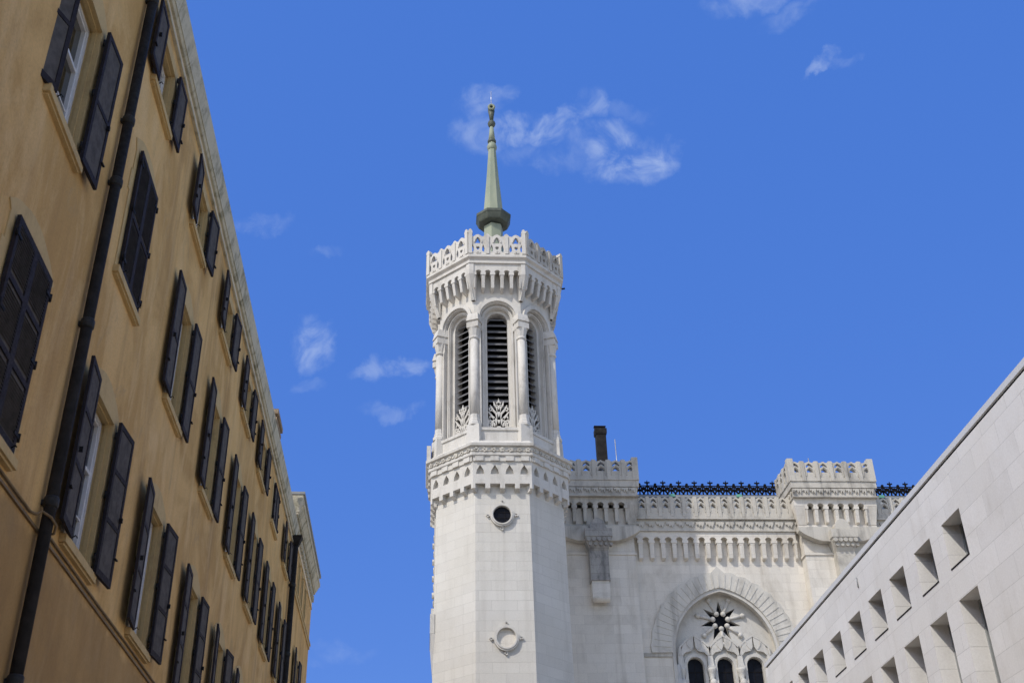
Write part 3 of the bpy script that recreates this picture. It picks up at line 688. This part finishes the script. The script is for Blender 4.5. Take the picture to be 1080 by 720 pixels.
# buttress turrets
def turret(x0, x1, console):
    yb = 60.4; xc = (x0 + x1) / 2
    i0, i1 = x0 + .42, x1 - .42
    FT = cf(57.35)
    b = MB()
    b.box(i0, i1, -3.0, 0, 0, 23.28, FT)
    b.box(i0 - .06, i1 + .06, -3.02, .06, 23.281, 23.42, FT)
    b.box(i0 + .0, i1 - .0, -3.0, -.06, 23.421, 26.0, FT)
    tb = b.build('turret', 'churchwall', church)
    b = MB(); FA = cf(57.40)
    w = .30
    # solid belt and arcade on the front and on the exposed side
    for F, a0, a1, n in ((FA, x0 + .12, x1 - .12, 6), (cf(57.40 + 1.6, -90, i0 + .02), -1.55, 1.6 + .1, 3), (cf(57.40 + 1.6, 90, i1 - .02), -1.6 - .1, 1.55, 3)):
        # end piers
        if F is FA:
            arcade(b, F, a0 + .62, a1 - .62, 26.45, 26.0, 25.005, n, .42, .34)
            for u0, u1 in ((a0, a0 + .615), (a1 - .615, a1)):
                b.hexa([(u0 + (.14 if u0 == a0 else 0), 0), (u1 - (.14 if u1 == a1 else 0), 0), (u1 - (.14 if u1 == a1 else 0), .16), (u0 + (.14 if u0 == a0 else 0), .16)], [(u0, 0), (u1, 0), (u1, .42), (u0, .42)], 25.0, 26.05, F)
                b.box(u0, u1, 0, .42, 26.051, 26.45, F)
        else:
            b.hexa([(a0, -.2), (a1, -.2), (a1, .06), (a0, .06)], [(a0, -.2), (a1, -.2), (a1, .30), (a0, .30)], 25.0, 26.05, F)
            b.box(a0, a1, -.2, .30, 26.051, 26.449, F)
    b.box(x0 + .24, x1 - .24, -.05, .14, 24.76, 25.0, FA)
    b.build('corbel_arcade', 'churchwall' if console == 2 else 'weather', tb)
    b = MB()
    FB = cf(YT + 1.2)
    b.box(x0 + .06, x1 - .06, -2.4, 1.14, 26.46, 26.52, FB); b.box(x0 + .12, x1 - .12, -2.4, 1.08, 26.521, 27.0, FB); b.box(x0 + .02, x1 - .02, -2.4, 1.18, 27.001, 27.36, FB)
    FBf = cf(YT + .12)
    n = 11
    for i in range(n):
        c = x0 + .2 + (x1 - x0 - .4) * (i + .5) / n
        b.poly([(c - .2, 26.96), (c - .17, 26.8), (c - .09, 26.88), (c - .03, 26.68), (c + .04, 26.84), (c + .11, 26.64), (c + .17, 26.82), (c + .2, 26.96)], (), -.05, .075, FBf)
    FS = cf(YT + 1.2, -90, x0 + .12)
    for i in range(6): b.poly(circle(-.9 + i * .42, 26.8, .12, 8), (), -.05, .07, FS)
    b.build('cornice', 'weather', tb)
    parapet(cf(YT), x0, x1, 27.365, 28.62, 6, .28, 'parapet', 'weather', tb)
    parapet(cf(YT + 1.45, -90, x0 + .002), -1.1, 1.165, 27.366, 28.615, 3, .28, 'parapet', 'weather', tb)
    parapet(cf(YT + 1.45, 90, x1 - .002), -1.165, 1.1, 27.366, 28.615, 3, .28, 'parapet', 'weather', tb)
    # corner posts
    for x in (x0 + .16, x1 - .16): b = MB(); b.hexa([(x - .17, -.3), (x + .17, -.3), (x + .17, .04), (x - .17, .04)], [(x - .17, -.3), (x + .17, -.3), (x + .17, .04), (x - .17, .04)], 27.37, 28.75, cf(YT)); b.build('corner_post', 'weather', tb)
    # sagging ledge and console
    FL = cf(57.28)
    for s_ in (-1, 1):
        e = (x1 - x0) / 2 - .12
        b = MB(); b.poly([(xc + s_ * .5, 24.74), (xc + s_ * e, 24.74), (xc + s_ * e, 24.52), (xc + s_ * (e - .3), 24.3), (xc + s_ * (e - .8), 24.05), (xc + s_ * 1.1, 23.92), (xc + s_ * .5, 23.9)], (), -.05, .42, FL); b.build('ledge', 'weather', tb)
    b = MB(); FK = cf(57.3)
    w1, w2 = .70, .50
    b.hexa([(xc - w2, -.1), (xc + w2, -.1), (xc + w2, .55), (xc - w2, .55)], [(xc - w1, -.1), (xc + w1, -.1), (xc + w1, .85), (xc - w1, .85)], 23.3, 24.0, FK)
    b.box(xc - w1 - .03, xc + w1 + .03, -.1, .88, 24.001, 24.45, FK)
    b.poly([(xc + .42, 24.45)] + arch(xc, 24.6, .42, .5, 12) + [(xc - .42, 24.45)], (), .1, .75, FK)
    for i in range(5):
        u = xc - .56 + i * .28; b.poly(circle(u, 23.85, .12, 8), (), .6, .88 - .02 * (i % 2), FK); b.poly(circle(u + .1, 23.6, .09, 7), (), .5, .78, FK)
    zb = 21.3 if console == 1 else 12.0
    b.box(xc - w2, xc + w2, -.1, .54, zb + .5, 23.299, FK)
    b.box(xc - w2 - .02, xc + w2 + .02, -.1, .57, zb + .36, zb + .499, FK)
    b.build('console', 'grime' if console == 1 else 'weather', tb)
    if console == 1:
        b = MB(); b.box(xc - .46, xc + .46, -.1, .5, 20.75, 21.655, FK)
        b.tube([(xc - .44 - CX, 57.3 - .3 - CY, 20.75), (xc + .44 - CX, 57.3 - .3 - CY, 20.75)], .22, 10)
        b.build('console_foot', 'churchwall', tb)
    return tb
turret(6.43, 11.38, 1); turret(19.89, 24.81, 2)
b = MB(); Fch = cf(60.7)
b.hexa([(9.82, -.5), (10.44, -.5), (10.44, .0), (9.82, .0)], [(9.82, -.5), (10.42, -.5), (10.42, .0), (9.82, .0)], 26, 32.2, Fch)
b.hexa([(9.8, -.52), (10.46, -.52), (10.46, .02), (9.8, .02)], [(9.76, -.56), (10.48, -.56), (10.48, .05), (9.76, .05)], 32.2, 32.3, Fch); b.box(9.76, 10.48, -.56, .05, 32.301, 32.6, Fch)
for x in (9.8, 10.44): b.box(x - .02, x + .02, -.4, -.36, 32.6, 32.85, Fch)
b.box(9.76, 10.48, -.5, -.2, 32.85, 32.88, Fch)
b.build('chimney', 'lead', church)
b = MB(); b.tube([(10.96 - CX, 60.5 - CY, 27), (10.9 - CX, 60.5 - CY, 31.75)], .03, 6); b.build('lightning_rod', 'steel', church)
b = MB(); b.tube([(21.9 - CX, 58.4 - CY, 27.4), (21.78 - CX, 58.4 - CY, 29.6)], .03, 6); b.build('lightning_rod', 'steel', church)

# ------------------------------------------------------------------ ochre townhouse
kL = math.tan(R(.7))
house = thing('townhouse', 'long ochre plastered townhouse with three rows of dark louvred shutters and two downpipes', 'house', (-4.6, 11.5, 0), R(90 + .7))
# local axes: x along the street (away from the camera), y into the wall, z up; n = -y points to the street
Y0 = 11.5
COLS = [10.77, 14.42, 18.25, 22.15, 25.85, 29.35, 32.95, 36.6]
COLS = [c - Y0 for c in COLS]
HB = (7.05, 9.28, .63); HA = (11.17, 13.38, .59); HT = (14.93, 16.12, .58)
def opening(c, h): return rect(c - h[2], c + h[2], h[0], h[1])
holes = [opening(c, HA) for c in COLS] + [opening(c, HB) for c in COLS[:7]] + [opening(c, HT) for c in COLS[1:]]
x0, x1 = -62, 38.55 - Y0
b = MB(); b.poly(rect(x0, x1, 0, 16.9), holes, -.55, 0); b.build('wall', 'plaster', house)
b = MB(); b.box(x0, x1, -8, -.56, 0, 17.0); b.build('inner_wall', 'dark', house)
b = MB()
b.box(x0, x1, -.02, .025, 16.56, 16.79); b.build('frieze', 'frieze', house)
b = MB()
b.box(x0, x1, -.02, .06, 16.50, 16.558)
b.hexa([(x0, -.3), (x1, -.3), (x1, .075), (x0, .075)], [(x0, -.3), (x1, -.3), (x1, .105), (x0, .105)], 16.74, 16.80)
b.hexa([(x0, -.3), (x1, -.3), (x1, .12), (x0, .12)], [(x0, -.3), (x1, -.3), (x1, .19), (x0, .19)], 16.80, 17.19)
b.build('cornice', 'gutter', house)
b = MB(); b.add([(x0, -.05, 17.1), (x1, -.05, 17.1), (x1, 4, 18.6), (x0, 4, 18.6), (x1, 8, 17.0), (x0, 8, 17.0)], [(0, 1, 2, 3), (3, 2, 4, 5), (1, 4, 2), (0, 3, 5)]); b.build('roof', 'tile', house)
# chimney on the roof ridge
b = MB(); b.box(24.2, 25.6, -1.25, -.62, 17.2, 20.0); b.box(24.14, 25.66, -1.31, -.56, 20.0, 20.12); b.box(24.2, 25.6, -1.25, -.62, 20.12, 20.25); b.box(24.1, 25.7, -1.35, -.52, 20.25, 20.42)
b.build('chimney', 'brick', house)

def make_shutter(name, w, h, rails, louvre):
    """hinged at x = 0, runs to x = w; outer face at n = .045, inner face at n = 0"""
    mb = MB(); st = .07
    mb.box(0, st, 0, .045, 0, h); mb.box(w - st, w, 0, .045, 0, h)
    zs = [0] + [r_ * h for r_ in rails] + [h]
    for i, z in enumerate(zs):
        z0 = max(0, z - (.0 if i == 0 else .035)); z1 = min(h, z + (.10 if i == 0 else .035))
        if i == len(zs) - 1: z0, z1 = h - .085, h
        mb.box(st + .0005, w - st - .0005, 0.0, .0445, z0, z1)
    mb.box(st - .002, w - st + .002, .012, .024, .09, h - .08, F0, 1)
    if louvre:
        for i in range(len(zs) - 1):
            z = zs[i] + .11; top = zs[i + 1] - .07
            while z < top:
                vs = [(st, -.042, z), (w - st, -.042, z), (w - st, -.042, z + .009), (st, -.042, z + .009), (st, -.022, z + .026), (w - st, -.022, z + .026), (w - st, -.022, z + .035), (st, -.022, z + .035)]
                mb.add(vs, [(0, 1, 2, 3), (5, 4, 7, 6), (3, 2, 6, 7), (0, 4, 5, 1), (1, 5, 6, 2), (0, 3, 7, 4)], 1)
                z += .043
    # strap hinges and latch
    for q in (.1, .5, .9):
        mb.box(-.05, .14, .046, .056, q * h - .02, q * h + .02, F0, 2); mb.tube([(-.02, -.05, q * h - .05), (-.02, -.05, q * h + .05)], .018, 6, 2)
    mb.box(w - .06, w + .03, -.03, -.001, .18 * h, .18 * h + .02, F0, 2); mb.box(w - .12, w - .09, -.05, -.001, .42 * h - .02, .42 * h + .05, F0, 2)
    me = mb.build(name, ['shutter_frame', 'shutter_panel', 'iron'])
    return me
def mirror_mesh(o):
    m2 = o.data.copy(); m2.transform(Matrix.Scale(-1, 4, (1, 0, 0))); m2.flip_normals(); return m2
def add_child(name, data, parent, loc=(0, 0, 0), rz=0.):
    o = bpy.data.objects.new(name, data); C.objects.link(o); o.parent = parent; o.location = loc; o.rotation_euler = (0, 0, rz); return o

def window_kit(h, rails, louvre, surround, seed, shw):
    """returns the meshes of one window type, drawn with its bottom centre at the origin"""
    rnd = random.Random(seed); z0, z1, hw = h; H = z1 - z0; K = {}
    # wooden casement: frame, two leaves, bars
    f = MB(); a = hw - .05
    f.poly(rect(-a, a, .02, H - .05), [rect(-a + .05, -.03, .08, H * .62 - .02), rect(.03, a - .05, .08, H * .62 - .02), rect(-a + .05, -.03, H * .62 + .03, H - .1), rect(.03, a - .05, H * .62 + .03, H - .1)], -.24, -.18)
    f.box(-.035, .035, -.21, -.16, .03, H - .06); f.box(-a - .06, -a + .022, -.27, -.155, .0, H); f.box(a - .022, a + .06, -.27, -.155, .0, H); f.box(-a + .023, a - .023, -.27, -.157, H - .075, H)
    for s_ in (-1, 1): f.box(s_ * a / 2 - a / 2 + .05, s_ * a / 2 + a / 2 - .05, -.225, -.195, H * .3, H * .3 + .025)
    K['frame'] = f.build('window', 'white_frame')
    p = MB(); p.box(-a, a, -.25, -.235, .02, H - .04); K['pane'] = p.build('pane', 'glass')
    # stone surround: flat face with arched head and uneven quoins, lining the reveal
    s_ = MB(); t = .14
    out = [(-hw - t, -.02)]
    z = 0
    while z < H - .1:
        e = t + (.07 if rnd.random() < .4 else 0); z2 = min(z + .28 + rnd.random() * .2, H); out += [(-hw - e, z), (-hw - e, z2)]; z = z2
    if surround == 'arch':
        top = arch(0, H + .04, hw + t + .1, .33, 12); top = [(x, H + .04 + (zz - H - .04)) for x, zz in [(hw + t + .1 - 2 * (hw + t + .1) * i / 12, H + .08 + .30 * math.sin(math.pi * i / 12) ** .8 + .02 * rnd.random()) for i in range(13)]]
    else: top = [(hw + t, H + .16), (-hw - t, H + .16)]
    rs = [(hw + t, -.02)]; z = 0
    while z < H - .1:
        e = t + (.07 if rnd.random() < .4 else 0); z2 = min(z + .28 + rnd.random() * .2, H); rs += [(hw + e, z), (hw + e, z2)]; z = z2
    outer = out + top[::-1] + rs[::-1]
    inner = rect(-hw + .025, hw - .025, .0, H - .025)
    s_.poly(outer, [inner], -.275, .016); s_.poly(rect(-hw - .02, hw + .02, -.015, H + .02), [rect(-hw + .045, hw - .045, .005, H - .045)], -.11, -.05)
    K['surround'] = s_.build('surround', 'trimstone')
    l = MB(); l.box(-hw - .16, hw + .16, -.30, .09, -.13, -.02); l.box(-hw - .12, hw + .12, -.3, .06, -.16, -.131)
    # stay hooks below the sill line
    for q in (-1, 1): l.tube([(q * (hw - .1), -.03, -.02), (q * (hw - .1), -.12, .05), (q * (hw - .12), -.14, .02)], .009, 5, 1)
    K['sill'] = l.build('sill', ['trimstone', 'iron'])
    K['shutter'] = make_shutter('shutter', shw, H + .06, rails, louvre); K['mirror'] = mirror_mesh(K['shutter'])
    return K
def place_window(K, c, h, state):
    z0, z1, hw = h
    w = add_child('window', K['frame'].data, house, (c, 0, z0))
    for nm in ('pane', 'surround', 'sill'): add_child(nm, K[nm].data, w)
    if state == 'closed':
        add_child('shutter', K['shutter'].data, w, (-hw - .01, -.035, -.03)); add_child('shutter', K['mirror'], w, (hw + .01, -.035, -.03))
    else:
        j = random.uniform(-2.5, 2.5)
        # folded back against the wall, hinge side standing a little proud
        add_child('shutter', K['shutter'].data, w, (-hw - .01, -.115, -.03), R(180 + state[0] + j)); add_child('shutter', K['mirror'], w, (hw + .01, -.115, -.03), -R(180 + state[1] + j))
KB = window_kit(HB, (.36, .68), True, 'arch', 3, .645)
KA = window_kit(HA, (.47,), True, 'arch', 5, .605)
KT = window_kit(HT, (), False, 'flat', 9, .595)
for i, c in enumerate(COLS):
    if i < 7: place_window(KB, c, HB, 'closed' if i == 0 else (3.5, 3))
    place_window(KA, c, HA, 'closed' if i == 1 else ((-22, 3) if i == 0 else (3, 3)))
    if i > 0: place_window(KT, c, HT, 'closed' if i == 6 else (3, 3))
for K in (KB, KA, KT):
    for k in ('frame', 'pane', 'surround', 'sill', 'shutter'): bpy.data.objects.remove(K[k])
# downpipes
def pipe(u, n, z0, z1, r_, collars):
    b = MB(); b.tube([(u, -n, z0), (u, -n, z1)], r_, 14)
    pp = b.build('downpipe', 'pipe', house)
    for z in collars: c_ = MB(); c_.lathe([(r_ + .004, z - .1), (r_ + .016, z - .08), (r_ + .016, z + .02), (r_ + .004, z + .04)], u, -n, 14); c_.box(u - .03, u + .03, -.02, n - r_, z - .06, z, F0); c_.build('collar', 'pipe_worn', pp)
    return pp
pipe(12.78 - Y0, .11, 0, 16.75, .075, [7.1, 9.6, 11.95, 13.1, 15.6, 5.0])
pp = pipe(38.0 - Y0 + .35, .14, 0, 16.4, .10, [7, 10, 12.6, 15])
b = MB(); u = 38.35 - Y0; b.hexa([(u - .1, .04), (u + .1, .04), (u + .1, .24), (u - .1, .24)], [(u - .2, .02), (u + .2, .02), (u + .2, .36), (u - .2, .36)], 16.4, 16.75); b.build('hopper', 'pipe', pp)
# cable under the lower sills, looping round the pipe
b = MB(); u = 12.78 - Y0
pts = [(-18, -.025, 6.80), (u - .38, -.025, 6.80), (u - .2, -.03, 6.84), (u - .13, -.08, 6.90), (u - .10, -.18, 6.84), (u, -.22, 6.78), (u + .1, -.18, 6.72), (u + .13, -.07, 6.70), (u + .25, -.025, 6.78), (u + .5, -.025, 6.81)] + [(u + .5 + i * 2.4, -.025, 6.81 - .012 * (i % 2)) for i in range(1, 11)]
b.tube(pts, .017, 6); b.box(-18, 26.9, -.01, .03, 6.70, 6.735); b.build('cable', 'cable', house)

# ------------------------------------------------------------------ taller end house
end = thing('townhouse', 'taller ochre end house past the downpipe, with bracketed cornice and slender top windows', 'house', (-4.6 - 38.6 * 0 - (38.62 - 11.5) * kL, 38.62, 0), R(90.7))
L = 47.25 - 38.62
slots = [rect(c - .28, c + .28, 15.62, 16.85) for c in (2.7, 4.2, 5.6)]
lowin = rect(3.25, 4.45, 11.4, 13.65)
low2 = rect(3.25, 4.45, 7.1, 9.3)
b = MB(); b.poly(rect(0, L, 0, 18.3), slots + [lowin, low2], -.5, 0); b.build('wall', 'plaster', end)
b = MB(); b.box(.01, L - .01, -8, -.51, 0, 18.2); b.build('side_wall', 'plaster', end)
b = MB(); b.box(-.0, L, -.02, .05, 15.30, 15.44); b.box(0, L + .02, -.02, .08, 15.441, 15.52); b.box(0, L, -.02, .03, 17.0, 17.08); b.build('string_course', 'trimstone', end)
b = MB()
b.box(-.05, L + .05, -.3, .07, 17.52, 17.62)
n = 22
for i in range(n): b.box(i * L / n + .1, i * L / n + .28, -.02, .10, 17.28, 17.519)
b.box(-.08, L + .12, -.3, .12, 17.70, 17.78); b.hexa([(-.1, -.3), (L + .12, -.3), (L + .12, .14), (-.1, .14)], [(-.12, -.3), (L + .2, -.3), (L + .2, .27), (-.12, .27)], 17.78, 18.05)
b.box(-.12, L + .22, -.3, .29, 18.051, 18.2); b.box(-.1, L + .18, -.3, .25, 18.201, 18.46)
b.build('cornice', 'gutter', end)
b = MB(); b.box(-.13, L + .25, -8.2, .31, 18.461, 18.56); b.build('roof', 'zinc', end)
b = MB(); b.box(0, L, -.02, .02, 17.1, 17.27); b.box(0, L, -.02, .03, 17.62, 17.70); b.build('frieze', 'frieze', end)
for c in (2.7, 4.2, 5.6):
    b = MB(); b.poly(rect(c - .36, c + .36, 15.54, 16.96), [rect(c - .27, c + .27, 15.62, 16.84)], -.25, .03); w = b.build('slender_window', 'trimstone', end)
    b = MB(); b.box(c - .29, c + .29, -.3, -.2, 15.6, 16.86); b.build('pane', 'glass', w)
for z0, z1 in ((11.4, 13.65), (7.1, 9.3)):
    b = MB(); b.poly(rect(3.05, 4.65, z0 - .12, z1 + .2), [rect(3.27, 4.43, z0 + .02, z1 - .02)], -.25, .025); b.box(3.0, 4.7, 0, .1, z0 - .2, z0 - .121); w = b.build('window', 'trimstone', end)
    b = MB(); b.box(3.2, 4.5, -.3, -.24, z0 - .02, z1 + .02); b.build('pane', 'glass', w)
    sh = make_shutter('shutter', .6, z1 - z0 + .04, (.36, .68), True); m2 = mirror_mesh(sh); d1 = sh.data; bpy.data.objects.remove(sh)
    add_child('shutter', d1, w, (3.24, -.115, z0 - .02), R(183)); add_child('shutter', m2, w, (4.46, -.115, z0 - .02), -R(183))

# ------------------------------------------------------------------ modern stone building on the right
kR = math.tan(R(1.2))
mod = thing('office_building', 'modern pale stone clad building with deep square window openings and thin metal coping', 'building', (12.5, 25, 0), math.atan2(-1, -kR))
# local x = 25 - y (towards the camera), n points to the street
UP = [25 - y for y in (24.8, 26.73, 28.69, 30.54, 32.46, 34.42, 36.38, 38.3, 40.2)]
LO = [25 - y for y in (24.8, 26.7, 28.62, 30.53, 32.45, 34.4, 36.36, 38.3)]
xe, xn = 25 - 42.9, 75
holes = [rect(c - .56, c + .56, 10.82, 11.96) for c in UP] + [rect(c - .555, c + .555, 6.6, 10.06) for c in LO]
b = MB(); b.poly(rect(xe, xn, 0, 13.2), holes, -.5, 0); b.build('cladding', 'panel', mod)
b = MB(); b.box(xe + .01, xn, -14, -.56, 0, 13.0); b.build('end_wall', 'panel', mod)
b = MB(); b.box(xe + .05, xn, -.5, -.05, 13.2, 13.29); b.build('shadow_gap', 'dark', mod)
b = MB(); b.box(xe - .02, xn, -13.9, .012, 13.29, 13.44); b.build('coping', 'coping', mod)
for cols, z0, z1, kind in ((UP, 10.82, 11.96, 0), (LO, 6.6, 10.06, 1)):
    for c in cols:
        w = .56
        b = MB()
        b.poly(rect(c - w - .02, c + w + .02, z0 - .02, z1 + .02), [rect(c - w + .07, c + w - .07, z0 + .07, z1 - .06)], -.549, -.455)
        if kind:
            b.box(c - .02, c + .02, -.53, -.44, z0, z1)
        wo_ = b.build('window', 'winframe', mod)
        b = MB(); b.box(c - w, c + w, -.54, -.51, z0, z1); b.build('pane', 'glass_green', wo_)
        if not kind: b = MB(); b.box(c - w + .003, c + w + .0, -.46, .012, z0 - .012, z0 + .022); b.build('sill', 'iron', wo_)
b = MB(); b.tube([(25 - 31.6, -.02, 12.55), (25 - 31.6, -.02, 12.85)], .02, 6); b.build('drip_tube', 'winframe', mod)
